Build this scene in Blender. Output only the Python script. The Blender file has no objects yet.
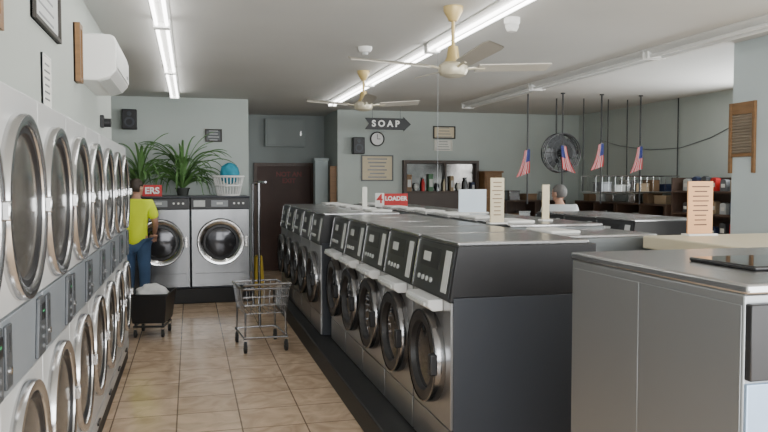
import bpy, bmesh, math, random
from mathutils import Vector, Matrix
random.seed(7)
SC=bpy.context.scene
COL=SC.collection
PI=math.pi; R=math.radians
V=Vector
# ------------------------------------------------------------------ camera
F=750.0; CAM=V((0,0,1.62))
ph=math.atan(34/F); th=math.atan(194/F*math.cos(ph))
FW=V((math.sin(th)*math.cos(ph),math.cos(th)*math.cos(ph),-math.sin(ph)))
RT=V((math.cos(th),-math.sin(th),0)); UP=RT.cross(FW)
def ray(px,py): return FW*F+RT*(px-384)+UP*(216-py)
def onY(px,py,Y): d=ray(px,py); return CAM+d*(Y/d.y)
def onX(px,py,X): d=ray(px,py); return CAM+d*(X/d.x)
def onZ(px,py,Z): d=ray(px,py); return CAM+d*((Z-CAM.z)/d.z)
cd=bpy.data.cameras.new('camera'); cam=bpy.data.objects.new('camera',cd); COL.objects.link(cam)
cam.location=CAM; cam.rotation_euler=FW.to_track_quat('-Z','Y').to_euler()
cd.sensor_width=36; cd.lens=36*F/768; cd.clip_start=.05
SC.camera=cam
# ------------------------------------------------------------------ materials
def mat(name,col,rough=.5,metal=0.0,var=.08,scale=5,bump=0.0,emit=0.0,stretch=None,rvar=0.0):
    m=bpy.data.materials.new(name); m.use_nodes=True
    nt=m.node_tree; b=nt.nodes['Principled BSDF']
    b.inputs['Roughness'].default_value=rough; b.inputs['Metallic'].default_value=metal
    tc=nt.nodes.new('ShaderNodeTexCoord'); nz=nt.nodes.new('ShaderNodeTexNoise')
    nz.inputs['Scale'].default_value=scale; nz.inputs['Detail'].default_value=5
    src=tc.outputs['Object']
    if stretch:
        mp=nt.nodes.new('ShaderNodeMapping'); mp.inputs['Scale'].default_value=stretch
        nt.links.new(src,mp.inputs['Vector']); src=mp.outputs['Vector']
    nt.links.new(src,nz.inputs['Vector'])
    mx=nt.nodes.new('ShaderNodeMix'); mx.data_type='RGBA'
    mx.inputs[6].default_value=(*[max(0,c*(1-var)) for c in col],1)
    mx.inputs[7].default_value=(*[min(1,c*(1+var)) for c in col],1)
    nt.links.new(nz.outputs['Fac'],mx.inputs[0]); nt.links.new(mx.outputs[2],b.inputs['Base Color'])
    if rvar:
        mr=nt.nodes.new('ShaderNodeMapRange'); mr.inputs[3].default_value=rough-rvar; mr.inputs[4].default_value=rough+rvar
        nt.links.new(nz.outputs['Fac'],mr.inputs[0]); nt.links.new(mr.outputs[0],b.inputs['Roughness'])
    if bump:
        bp=nt.nodes.new('ShaderNodeBump'); bp.inputs['Strength'].default_value=bump; bp.inputs['Distance'].default_value=.01
        nt.links.new(nz.outputs['Fac'],bp.inputs['Height']); nt.links.new(bp.outputs['Normal'],b.inputs['Normal'])
    if emit:
        b.inputs['Emission Color'].default_value=(*col,1); b.inputs['Emission Strength'].default_value=emit
    return m
M={}
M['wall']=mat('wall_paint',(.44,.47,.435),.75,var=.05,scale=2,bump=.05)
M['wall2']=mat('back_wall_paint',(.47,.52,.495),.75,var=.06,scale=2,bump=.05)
M['recess']=mat('shaded_recess_wall',(.32,.355,.35),.75,var=.06,scale=2,bump=.05)  # darker than the back wall: the recess's dimness is put into the colour
M['stubwall']=mat('pale_wall_paint',(.52,.59,.60),.7,var=.05,scale=2)
M['ceiling']=mat('ceiling_paint',(.55,.55,.53),.85,var=.06,scale=1.5,bump=.08)
M['steel']=mat('brushed_steel',(.46,.46,.465),.30,.92,var=.03,scale=2)
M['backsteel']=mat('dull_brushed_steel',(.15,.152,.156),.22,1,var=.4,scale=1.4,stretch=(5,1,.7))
M['steel_top']=mat('steel_top',(.46,.46,.465),.25,1,var=.03,scale=2)
M['steel_side']=mat('steel_side_panel',(.30,.31,.32),.36,.75,var=.05,scale=1.0)
M['rowside']=mat('grey_side_panel',(.19,.205,.21),.36,.6,var=.05,scale=1.2)
M['chrome']=mat('chrome',(.75,.75,.75),.14,1,var=.03)
M['satin']=mat('satin_ring',(.62,.62,.625),.19,.97,var=.04)
M['ring']=mat('dim_chrome_ring',(.27,.27,.28),.18,1,var=.05)
M['darkring']=mat('dark_steel_ring',(.16,.16,.17),.20,1,var=.1)
M['char']=mat('charcoal_enamel',(.042,.047,.058),.40,.2,var=.08,scale=2)
M['black']=mat('black_plastic',(.013,.013,.015),.4,var=.2)
M['plinth']=mat('black_plinth',(.012,.012,.013),.55,var=.2,scale=3)
M['glass']=mat('dark_door_glass',(.02,.02,.022),.06,var=.3)
M['gglass']=mat('grey_door_glass',(.05,.05,.055),.10,.5,var=.5,scale=4)
M['dglass']=mat('dryer_door_glass',(.145,.135,.12),.16,.5,var=.2,scale=2.5)
M['white']=mat('white_plastic',(.80,.80,.78),.4,var=.03)
M['softwhite']=mat('soft_white_plastic',(.70,.71,.71),.45,var=.04)
M['dryer']=mat('dryer_enamel',(.56,.565,.56),.34,.05,var=.04,scale=2)
M['greyp']=mat('grey_panel',(.18,.19,.20),.4,.3,var=.06)
M['slate']=mat('slate_panel',(.085,.092,.10),.4,.2,var=.1)
M['band']=mat('blue_grey_band',(.30,.33,.36),.38,.3,var=.05)
M['darkp']=mat('dark_facia',(.028,.03,.033),.35,.1,var=.2)
M['label']=mat('pale_label',(.55,.57,.56),.5,var=.1,scale=40)
M['led']=mat('green_led',(.05,.3,.12),.4,emit=.12)
M['tube']=mat('lit_tube',(1,.985,.96),.4,emit=11.0,var=0)
M['tubeoff']=mat('unlit_tube',(.82,.83,.82),.3,var=.02)
M['fixture']=mat('fixture_enamel',(.70,.70,.68),.5,var=.04)
M['wood']=mat('warm_wood',(.21,.11,.042),.5,var=.35,scale=4,stretch=(1,1,9))
M['ribs']=mat('ribbed_zinc',(.27,.22,.165),.45,.3,var=.1)
M['darkwood']=mat('dark_wood',(.075,.045,.032),.45,var=.4,scale=4,stretch=(6,1,1))
M['door']=mat('brown_door',(.065,.030,.022),.55,var=.2,scale=4)
M['paper']=mat('paper',(.76,.75,.69),.7,var=.04)
M['bluewhite']=mat('blue_white_sign',(.70,.80,.90),.5,var=.05)
M['cream']=mat('cream_card',(.66,.57,.40),.6,var=.05)
M['orange']=mat('peach_card',(.74,.40,.19),.6,var=.05)
M['ink']=mat('dark_print',(.05,.045,.04),.7)
M['red']=mat('red_sign',(.55,.02,.02),.45,var=.08)
M['dullred']=mat('dull_red_letters',(.19,.03,.026),.5,var=.1)
M['signwhite']=mat('white_letter',(.88,.88,.86),.5,var=.01)
M['creamtop']=mat('cream_laminate',(.66,.59,.43),.4,var=.05)
M['brass']=mat('cream_fan_enamel',(.58,.44,.19),.35,.2,var=.06)
M['motor']=mat('yellowed_motor',(.58,.53,.40),.35,.3,var=.05)
M['blade']=mat('fan_blade',(.46,.43,.37),.5,var=.08)
M['leaf']=mat('leaf',(.11,.23,.07),.45,var=.45,scale=9)
M['pot']=mat('dark_pot',(.04,.045,.04),.7,var=.15)
M['cyan']=mat('teal_cloth',(.03,.28,.40),.8,var=.25,scale=9,bump=.4)
M['bag']=mat('white_bag',(.80,.80,.80),.7,var=.06,scale=12,bump=.6)
M['yellowshirt']=mat('neon_yellow_cloth',(.78,.95,.02),.85,var=.10,scale=7,bump=.3)
M['greyshirt']=mat('pale_grey_cloth',(.48,.50,.51),.85,var=.10,scale=7,bump=.3)
M['jeans']=mat('blue_denim',(.055,.11,.22),.85,var=.25,scale=9,bump=.3)
M['skin']=mat('skin',(.48,.27,.19),.55,var=.08)
M['hair']=mat('dark_hair',(.04,.028,.02),.6,var=.4,scale=30,bump=.5)
M['greyhair']=mat('grey_hair',(.13,.125,.12),.65,var=.3,scale=30,bump=.5)
M['shoe']=mat('dark_shoe',(.03,.03,.035),.6)
M['eye']=mat('eye',(.03,.02,.02),.2)
M['lip']=mat('lip',(.32,.12,.10),.5)
M['flagred']=mat('flag_red',(.40,.006,.014),.8); M['flagwhite']=mat('flag_white',(.42,.42,.42),.8)
M['rubber']=mat('rubber',(.02,.02,.02),.7)
M['yellow']=mat('yellow_plastic',(.55,.38,.03),.5)
M['bluereflect']=mat('blue_reflection_steel',(.38,.52,.72),.3,.5,var=.1)  # steel washer front with its blue reflection put into the base colour
M['brownbox']=mat('brown_cardboard',(.22,.14,.08),.75,var=.12)
M['tan']=mat('tan_cardboard',(.36,.27,.17),.75,var=.12)
M['green']=mat('green_plastic',(.05,.16,.07),.45,var=.1)
M['navy']=mat('navy_plastic',(.03,.045,.11),.45,var=.1)
M['pane']=mat('dim_reflecting_pane',(.11,.105,.10),.16,.9,var=.8,scale=6)
M['casewood']=mat('case_frame_wood',(.050,.030,.021),.45,var=.3,scale=5)
def canton():
    m=mat('flag_canton',(.012,.02,.14),.8); nt=m.node_tree; b=nt.nodes['Principled BSDF']
    v=nt.nodes.new('ShaderNodeTexVoronoi'); v.inputs['Scale'].default_value=45
    r=nt.nodes.new('ShaderNodeValToRGB'); r.color_ramp.interpolation='CONSTANT'
    r.color_ramp.elements[0].color=(.4,.4,.42,1); r.color_ramp.elements[1].position=.12; r.color_ramp.elements[1].color=(.012,.02,.13,1)
    nt.links.new(v.outputs['Distance'],r.inputs[0]); nt.links.new(r.outputs[0],b.inputs['Base Color']); return m
M['canton']=canton()
def tilemat():
    m=bpy.data.materials.new('floor_tile'); m.use_nodes=True; nt=m.node_tree; b=nt.nodes['Principled BSDF']
    tc=nt.nodes.new('ShaderNodeTexCoord'); mp=nt.nodes.new('ShaderNodeMapping'); mp.inputs['Location'].default_value=(.104,.1,0)
    nt.links.new(tc.outputs['Object'],mp.inputs[0])
    br=nt.nodes.new('ShaderNodeTexBrick'); br.offset=0; br.inputs['Scale'].default_value=1
    br.inputs['Brick Width'].default_value=.42; br.inputs['Row Height'].default_value=.42; br.inputs['Mortar Size'].default_value=.005
    br.inputs['Color1'].default_value=(.80,.61,.44,1); br.inputs['Color2'].default_value=(.71,.535,.38,1); br.inputs['Mortar'].default_value=(.25,.18,.125,1)
    nt.links.new(mp.outputs[0],br.inputs['Vector'])
    nz=nt.nodes.new('ShaderNodeTexNoise'); nz.inputs['Scale'].default_value=4.0; nz.inputs['Detail'].default_value=8; nz.inputs['Distortion'].default_value=1.6
    nt.links.new(tc.outputs['Object'],nz.inputs['Vector'])
    rp=nt.nodes.new('ShaderNodeValToRGB'); rp.color_ramp.elements[0].position=.32; rp.color_ramp.elements[0].color=(.72,.68,.65,1)
    rp.color_ramp.elements[1].position=.66; rp.color_ramp.elements[1].color=(1.08,1.07,1.06,1)
    nt.links.new(nz.outputs['Fac'],rp.inputs[0])
    mx=nt.nodes.new('ShaderNodeMix'); mx.data_type='RGBA'; mx.blend_type='MULTIPLY'; mx.inputs[0].default_value=1
    nt.links.new(br.outputs['Color'],mx.inputs[6]); nt.links.new(rp.outputs[0],mx.inputs[7]); nt.links.new(mx.outputs[2],b.inputs['Base Color'])
    b.inputs['Roughness'].default_value=.18
    bp=nt.nodes.new('ShaderNodeBump'); bp.inputs['Strength'].default_value=.2; bp.inputs['Distance'].default_value=.004; bp.invert=True
    nt.links.new(br.outputs['Fac'],bp.inputs['Height']); nt.links.new(bp.outputs['Normal'],b.inputs['Normal'])
    return m
M['tile']=tilemat()
# ------------------------------------------------------------------ mesh builder
class MB:
    def __init__(s): s.bm=bmesh.new()
    def face(s,vs,mi=0):
        f=s.bm.faces.new([s.bm.verts.new(v) for v in vs]); f.material_index=mi; return s
    def box(s,x0,x1,y0,y1,z0,z1):
        v=[s.bm.verts.new(p) for p in ((x0,y0,z0),(x1,y0,z0),(x1,y1,z0),(x0,y1,z0),(x0,y0,z1),(x1,y0,z1),(x1,y1,z1),(x0,y1,z1))]
        for q in ((0,3,2,1),(4,5,6,7),(0,1,5,4),(1,2,6,5),(2,3,7,6),(3,0,4,7)): s.bm.faces.new([v[i] for i in q])
        return s
    def prism(s,poly,axis,a,b):
        def P(u,w,t): return {'x':(t,u,w),'y':(u,t,w),'z':(u,w,t)}[axis]
        A=[s.bm.verts.new(P(u,w,a)) for u,w in poly]; B=[s.bm.verts.new(P(u,w,b)) for u,w in poly]
        n=len(poly)
        s.bm.faces.new(A[::-1]); s.bm.faces.new(B)
        for i in range(n): s.bm.faces.new((A[i],A[(i+1)%n],B[(i+1)%n],B[i]))
        return s
    def lathe(s,prof,o=(0,0,0),ax=(0,0,1),seg=32,cap0=False,cap1=False):
        o=V(o); a=V(ax).normalized(); u=a.orthogonal().normalized(); w=a.cross(u)
        rings=[]
        for r,h in prof:
            if r<1e-6: rings.append([s.bm.verts.new(o+a*h)]*seg)
            else: rings.append([s.bm.verts.new(o+a*h+(u*math.cos(2*PI*i/seg)+w*math.sin(2*PI*i/seg))*r) for i in range(seg)])
        for A,B in zip(rings,rings[1:]):
            for i in range(seg):
                j=(i+1)%seg; vs=[]
                for q in (A[i],A[j],B[j],B[i]):
                    if q not in vs: vs.append(q)
                if len(vs)>2: s.bm.faces.new(vs)
        if cap0 and prof[0][0]>1e-6: s.bm.faces.new(rings[0][::-1])
        if cap1 and prof[-1][0]>1e-6: s.bm.faces.new(rings[-1])
        return s
    def cyl(s,p,q,r,seg=12,r2=None):
        p=V(p); q=V(q); L=(q-p).length
        return s.lathe([(r,0),(r if r2 is None else r2,L)],p,q-p,seg,True,True)
    def tube(s,pts,r,seg=8,closed=False):
        pts=[V(p) for p in pts]; n=len(pts); rr=r if isinstance(r,(list,tuple)) else [r]*n
        rings=[]; prev=None
        for i in range(n):
            if closed: t=pts[(i+1)%n]-pts[i-1]
            else: t=pts[min(i+1,n-1)]-pts[max(i-1,0)]
            t.normalize()
            if prev is None: u=t.orthogonal().normalized()
            else:
                u=prev-t*prev.dot(t)
                u=u.normalized() if u.length>1e-6 else t.orthogonal().normalized()
            prev=u; w=t.cross(u)
            rings.append([s.bm.verts.new(pts[i]+(u*math.cos(2*PI*k/seg)+w*math.sin(2*PI*k/seg))*rr[i]) for k in range(seg)])
        for i in range(n if closed else n-1):
            A=rings[i]; B=rings[(i+1)%n]
            for k in range(seg): s.bm.faces.new((A[k],A[(k+1)%seg],B[(k+1)%seg],B[k]))
        if not closed: s.bm.faces.new(rings[0][::-1]); s.bm.faces.new(rings[-1])
        return s
    def ell(s,c,rx,ry,rz,seg=16,rings=10):
        mt=Matrix.Translation(V(c))@Matrix.Diagonal((rx,ry,rz,1))
        bmesh.ops.create_uvsphere(s.bm,u_segments=seg,v_segments=rings,radius=1,matrix=mt); return s
    def addmesh(s,me): s.bm.from_mesh(me); return s
    def build(s,name,m,parent=None,bevel=0,smooth=True,loc=None):
        bmesh.ops.recalc_face_normals(s.bm,faces=s.bm.faces)
        me=bpy.data.meshes.new(name); s.bm.to_mesh(me); s.bm.free()
        for mm in (m if isinstance(m,(list,tuple)) else [m]): me.materials.append(mm)
        if smooth:
            for p in me.polygons: p.use_smooth=True
            me.set_sharp_from_angle(angle=R(38))
        o=bpy.data.objects.new(name,me); COL.objects.link(o)
        if parent: o.parent=parent
        if loc: o.location=loc
        if bevel:
            b=o.modifiers.new('bevel','BEVEL'); b.width=bevel; b.segments=2; b.limit_method='ANGLE'; b.angle_limit=R(40)
        return o
def box(*a): return MB().box(*a)
def tag(o,label,cat,group=None):
    o['label']=label; o['category']=cat
    if group: o['group']=group
    return o
def thing(name,label,cat,loc=(0,0,0),rz=0,group=None):
    o=bpy.data.objects.new(name,None); COL.objects.link(o); o.location=loc; o.rotation_euler=(0,0,rz); o.empty_display_size=.1
    return tag(o,label,cat,group)
def dup(root,loc,rz,label,group=None):
    r=root.copy(); COL.objects.link(r); r.location=loc; r.rotation_euler=(0,0,rz); r['label']=label
    if group: r['group']=group
    for ch in list(root.children):
        c=ch.copy(); COL.objects.link(c); c.parent=r
        for g in list(ch.children):
            d=g.copy(); COL.objects.link(d); d.parent=c
    return r
def struct(name,mb,m):
    o=mb.build(name,m,smooth=False); o['kind']='structure'; return o
def text(name,s,size,m,parent,loc,rot=(PI/2,0,0),ext=.002,align='CENTER',bold=0.0):
    cu=bpy.data.curves.new(name,'FONT'); cu.body=s; cu.size=size; cu.extrude=ext; cu.align_x=align; cu.align_y='CENTER'; cu.offset=bold
    t=bpy.data.objects.new('tmp',cu); COL.objects.link(t)
    dg=bpy.context.evaluated_depsgraph_get(); me=bpy.data.meshes.new_from_object(t.evaluated_get(dg))
    bpy.data.objects.remove(t); me.materials.clear(); me.materials.append(m); me.name=name
    o=bpy.data.objects.new(name,me); COL.objects.link(o); o.parent=parent; o.location=loc; o.rotation_euler=rot
    return o
ORD=['first','second','third','fourth','fifth','sixth','seventh','eighth','ninth']
# ------------------------------------------------------------------ room
HC=2.84
struct('floor',box(-2.2,7.1,-1.2,14,-.1,0),M['tile'])
struct('ceiling',box(-2.2,7.1,-1.2,14,HC,HC+.1),M['ceiling'])
struct('wall_left',box(-.80,-.684,-1.2,7.22,0,HC),M['wall'])
struct('wall_alcove_near',box(-2.1,-.80,7.10,7.22,0,HC),M['wall'])
struct('wall_alcove_left',box(-2.2,-2.1,7.10,11.4,0,HC),M['wall'])
struct('wall_back_left',box(-2.1,.845,11.3,11.4,0,HC),M['wall2'])
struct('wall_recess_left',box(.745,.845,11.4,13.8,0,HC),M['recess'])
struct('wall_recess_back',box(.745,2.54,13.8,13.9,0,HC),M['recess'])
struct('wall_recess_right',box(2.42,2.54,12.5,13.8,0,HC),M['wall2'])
struct('wall_back',box(2.54,7.05,12.5,12.6,0,HC),M['wall2'])
struct('wall_right',box(6.93,7.05,-1.2,12.5,0,HC),M['wall2'])
struct('wall_right_stub',box(4.66,6.93,4.9,5.69,0,HC),M['stubwall'])
def recess():
    a=onY(257,166,13.76); b=onY(311,166,13.76)
    o=MB().box(a.x,b.x,13.765,13.80,0,a.z).build('door_1',M['door'],bevel=.004); o['kind']='structure'
    f=MB()
    f.box(a.x-.06,a.x,13.75,13.8,0,a.z+.06).box(b.x,b.x+.06,13.75,13.8,0,a.z+.06).box(a.x,b.x,13.75,13.8,a.z,a.z+.06)
    f=f.build('trim_1',M['darkwood']); f['kind']='structure'
    MB().lathe([(.0,.06),(.028,.055),(.03,.03),(.012,.02),(.012,0)],(b.x-.08,13.765,1.0),(0,-1,0),16).build('door_handle',M['chrome'],o)
    c=onY(289,181,13.75)
    t=thing('door_sign','dim red NOT AN EXIT lettering on the brown door in the recess','sign',(c.x,13.766,c.z))
    MB().box(-.30,.30,-.006,0,-.14,.14).build('plaque',M['door'],t)
    text('lettering','NOT AN\nEXIT',.12,M['dullred'],t,(0,-.008,.06),bold=.003)
    u=onY(285,133,13.7)
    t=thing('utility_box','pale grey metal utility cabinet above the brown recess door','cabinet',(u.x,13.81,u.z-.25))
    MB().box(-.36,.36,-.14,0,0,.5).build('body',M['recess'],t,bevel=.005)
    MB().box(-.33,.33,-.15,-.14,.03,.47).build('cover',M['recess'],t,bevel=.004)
    MB().box(.27,.29,-.165,-.15,.2,.28).build('latch',M['chrome'],t)
    a=onY(315,158,13.0); b=onY(328,158,13.0)
    t=thing('pale_column','pale square column standing right of the brown recess door','column',((a.x+b.x)/2,13.1,0)); w=(b.x-a.x)/2
    MB().box(-w,w,-.1,.1,.08,a.z-.05).build('shaft',M['stubwall'],t,bevel=.008)
    MB().box(-w-.02,w+.02,-.12,.12,0,.08).build('base',M['stubwall'],t,bevel=.006)
    MB().box(-w-.015,w+.015,-.115,.115,a.z-.05,a.z).build('cap',M['stubwall'],t,bevel=.006)
    a=onY(331,166,12.6); b=onY(338,166,12.6)
    t=thing('wooden_post','slim brown wooden upright between the pale column and the red sign','post',((a.x+b.x)/2-.02,12.62,0)); w=(b.x-a.x)/2
    MB().box(-w,w,-.03,.03,.04,a.z).build('upright',M['wood'],t,bevel=.006)
    MB().box(-w-.03,w+.03,-.06,.06,0,.04).build('foot',M['darkwood'],t,bevel=.005)
recess()
# ------------------------------------------------------------------ doors
def ring_door(parent,zc,r,th,ringmat,name='door',o=(0,0),inner=.72,glass='glass',lip=.84):
    ax=(0,-1,0); x0,y0=o
    d=MB().lathe([(r*.985,0),(r,th*.25),(r*.985,th*.7),(r*.95,th),(r*(inner+.09 if inner<.85 else inner+.04),th*.98),(r*(inner+.02),th*.80),(r*inner,th*.70),(r*inner*.97,th*.3)],(x0,y0,zc),ax,48).build(name,ringmat,parent)
    MB().lathe([(r*inner*1.03,th*.74),(r*inner*1.0,th*.94),(r*inner*(lip+.05),th*.96),(r*inner*lip,th*.45)],(x0,y0,zc),ax,40).build('gasket',M['black'],d)
    MB().lathe([(r*inner*(lip+.04),th*.50),(r*inner*.7,th*.58),(r*inner*.45,th*.66),(r*inner*.2,th*.70),(0,th*.71)],(x0,y0,zc),ax,40).build('glass',M[glass],d)
    return d
# ------------------------------------------------------------------ dryers on the left
def dryer_door(t,zc,r):
    ax=(0,-1,0)
    d=MB().lathe([(r,0),(r,.024),(r*.985,.036),(r*.93,.038),(r*.865,.030),(r*.85,.010)],(0,0,zc),ax,56).build('door',M['satin'],t)
    MB().lathe([(r*.865,.012),(r*.845,.024),(r*.79,.022),(r*.76,.008)],(0,0,zc),ax,48).build('gasket',M['black'],d)
    MB().lathe([(r*.79,.010),(r*.6,.020),(r*.3,.026),(0,.028)],(0,0,zc),ax,48).build('glass',M['dglass'],d)
    MB().box(r*.86,r*.95,-.056,-.030,zc-.03,zc+.03).build('handle',M['satin'],d,bevel=.005)
def make_dryer():
    W=.337; DB=.116
    t=thing('tumble_dryer','','dryer')
    MB().box(-W,W,.012,DB,.10,1.94).build('body',M['dryer'],t,bevel=.003)
    MB().box(-W,W,.006,DB,0,.10).build('kick_plate',M['plinth'],t)
    MB().box(-W+.004,W-.004,0,.014,.20,.945).build('front_panel',M['dryer'],t,bevel=.003)
    MB().box(-W+.004,W-.004,0,.014,1.20,1.93).build('front_panel',M['dryer'],t,bevel=.003)
    ld=MB().box(-W+.004,W-.004,-.003,.014,.105,.192).build('lint_drawer',M['dryer'],t,bevel=.003)
    MB().box(-.06,.06,-.014,-.003,.14,.155).build('pull',M['black'],ld)
    dryer_door(t,.625,.305); dryer_door(t,1.535,.320)
    cp=MB().box(-W+.004,W-.004,-.004,.014,.952,1.193).build('control_band',M['band'],t,bevel=.003)
    MB().prism([(.175,.965),(.318,.965),(.318,1.185),(.215,1.185)],'y',-.018,-.004).build('control_pad',M['slate'],cp,bevel=.004)
    MB().box(.235,.305,-.021,-.018,1.10,1.16).build('display',M['black'],cp)
    MB().box(.255,.285,-.0225,-.021,1.128,1.136).build('indicator',M['led'],cp)
    for k in range(3): MB().lathe([(.009,0),(.009,.006),(0,.007)],(.262,-.018,1.07-.035*k),(0,-1,0),12).build('button',M['greyp'],cp)
    cb=MB().box(-.30,-.22,-.014,-.004,.975,1.175).build('coin_box',M['slate'],t,bevel=.004)
    MB().box(-.263,-.257,-.016,-.014,1.09,1.15).build('coin_slot',M['black'],cb)
    MB().lathe([(.013,0),(.013,.006),(0,.006)],(-.26,-.014,1.03),(0,-1,0),12).build('lock',M['chrome'],cb)
    return t
d0=make_dryer(); DX=-.565; P=.68
for k in range(-1,7):
    y=2.80+P*k
    if k==-1: lab='stacked pair tumble dryer cut off by the left picture edge, nearest of the wall row'
    elif k==6: lab='stacked pair tumble dryer at the far end of the left wall row'
    else: lab='stacked pair tumble dryer, %s with its upper door in view from the left picture edge'%ORD[k]
    if k==-1: d0.location=(DX,y,0); d0.rotation_euler=(0,0,PI/2); d0['label']=lab; d0['group']='stacked dryers along the left wall'
    else: dup(d0,(DX,y,0),PI/2,lab,'stacked dryers along the left wall')
# ------------------------------------------------------------------ washers
HW=1.15
def make_washer(label,soap=True,hopper=0,W=.325,ringm='ring',D=.80,side='char',hood='black'):
    t=thing('washing_machine',label,'washing machine')
    MB().box(-W,W,.012,D,0,.87).build('cabinet',M[side],t,bevel=.003)
    MB().box(-W+.008,W-.008,0,.013,.2,.845).build('front_panel',M['steel'],t,bevel=.002)
    MB().box(-W+.008,W-.008,-.002,.013,.01,.194).build('kick_panel',M['steel'],t,bevel=.002)
    zb=.85; zt=HW-.02; yb=-.010; yt=.036
    MB().prism([(yb,zb),(yt,zt),(D,zt),(D,.872),(.012,.872),(.012,zb)],'x',-W,W).build('control_hood',M[hood],t,bevel=.003)
    dv=V((0,yt-yb,zt-zb)); L=dv.length; up=dv.normalized(); n=V((0,-up.z,up.y)); o=V((0,yb,zb))
    def slab(mb,x0,x1,v0,v1,d):
        p=[o+up*v+V((x,0,0)) for x,v in ((x0,v0),(x1,v0),(x1,v1),(x0,v1))]
        q=[a+n*d for a in p]; mb.face(q)
        for i in range(4): mb.face([p[i],p[(i+1)%4],q[(i+1)%4],q[i]])
        return mb
    cp=slab(MB(),-W+.022,W-.022,.014,L-.012,.005).build('control_panel',M['darkp'],t)
    slab(MB(),-.22,.10,.14,.25,.007).build('display',M['black'],cp)
    slab(MB(),-.17,-.05,.170,.220,.009).build('readout',M['label'],cp)
    slab(MB(),.18,.265,.035,.25,.007).build('instruction_label',M['label'],cp)
    slab(MB(),-W+.010,-W+.018,.010,L-.008,.008).build('edge_trim',M['satin'],t)
    for k in range(4):
        MB().lathe([(.014,0),(.014,.008),(0,.009)],o+up*.075+V((-.20+.07*k,0,0))+n*.005,n,12).build('button',M['label'],cp)
    MB().box(-W+.020,W-.020,.040,D-.03,HW-.022,HW).build('top',M['steel_top'],t,bevel=.006)
    ring_door(t,.520,.252,.062,M[ringm],inner=.94,lip=.74)
    MB().box(.205,.250,-.086,-.045,.465,.575).build('door_handle',M['black'],t,bevel=.008)
    MB().box(-.290,-.240,-.040,0,.415,.625).build('hinge',M['ring'],t,bevel=.006)
    if soap:
        s=MB().prism([(-.080,.846),(-.085,.812),(-.055,.786),(0,.788),(0,.849)],'x',-.20,.20).build('soap_drawer',M['softwhite'],t,bevel=.006)
        MB().box(-.16,.16,-.093,-.080,.810,.830).build('grip',M['label'],s,bevel=.003)
    if hopper:
        MB().box(-.19,.19,D-.28,D-.07,HW,HW+.022).build('soap_hopper',M['white'],t,bevel=.010)
    MB().box(-W+.01,W-.01,D,D+.006,.05,HW-.05).build('back_panel',M['steel_side'],t)
    return t
ZP=.17; X1=1.252; PW=.66
g1='washers with white soap drawers, near half of the aisle row'
w1=make_washer('')
for k in range(5):
    lab=['washer with its charcoal side panel in view, nearest of the aisle row','washer with white soap drawer, second from the near end of the aisle row','washer with white soap drawer, third from the near end of the aisle row','washer with white soap drawer, fourth from the near end of the aisle row','washer with white soap drawer, last before the washers without drawers'][k]
    y=3.5+PW*(k+.5)
    if k==0: w1.location=(X1,y,ZP); w1.rotation_euler=(0,0,-PI/2); w1['label']=lab; w1['group']=g1
    else: dup(w1,(X1,y,ZP),-PI/2,lab,g1)
w2=make_washer('',soap=False,hopper=1,W=.308)
SF=1.006; w2.scale=(1,1,SF)
g2='washers without soap drawers, far half of the aisle row'
Y2=3.5+PW*5+.14
for k in range(5):
    lab='washer without soap drawer, '+['nearest of the far half of the aisle row','second of the far half of the aisle row','third of the far half of the aisle row','fourth of the far half of the aisle row','last at the far end of the aisle row'][k]
    y=Y2+.63*(k+.5)
    if k==0: w2.location=(X1-.07,y,ZP); w2.rotation_euler=(0,0,-PI/2); w2['label']=lab; w2['group']=g2
    else: dup(w2,(X1-.07,y,ZP),-PI/2,lab,g2)
w3=make_washer('',soap=True,hopper=1,D=.80,side='rowside',hood='rowside')
g3='washers back to back with the aisle row'
XB=2.15+.80; Y3=4.20
for k in range(9):
    y=Y3+PW*(k+.5)
    lab='washer with white hopper on top, back to the aisle row, %s from the near end'%ORD[k]
    if k==0: w3.location=(XB,y,ZP); w3.rotation_euler=(0,0,PI/2); w3['label']=lab; w3['group']=g3
    else: dup(w3,(XB,y,ZP),PI/2,lab,g3)
w3.scale=(1,1,.972)
pl=MB().prism([(1.07,3.42),(2.12,3.42),(2.12,4.16),(3.04,4.16),(3.04,10.17),(1.07,10.17)],'z',0,ZP).build('machine_plinth',M['plinth'],bevel=.01); tag(pl,'long black plinth carrying the double row of washers','plinth')
w4=make_washer('',soap=False,hopper=0,D=.80,side='char',hood='black')
w4.scale=(1,1,.97)
g4='washers on the short island by the right wall end'
for k in range(3):
    y=5.86+PW*(k+.5); lab='washer on the short far island behind the cream counter, %s from the near end'%ORD[k]
    if k==0: w4.location=(3.78,y,ZP); w4.rotation_euler=(0,0,-PI/2); w4['label']=lab; w4['group']=g4
    else: dup(w4,(3.78,y,ZP),-PI/2,lab,g4)
pl=MB().box(3.68,4.62,5.80,7.88,0,ZP).build('machine_plinth',M['plinth'],bevel=.01); tag(pl,'black plinth under the short far washer island','plinth')
TZ=ZP+HW; TZF=ZP+HW*SF
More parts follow.
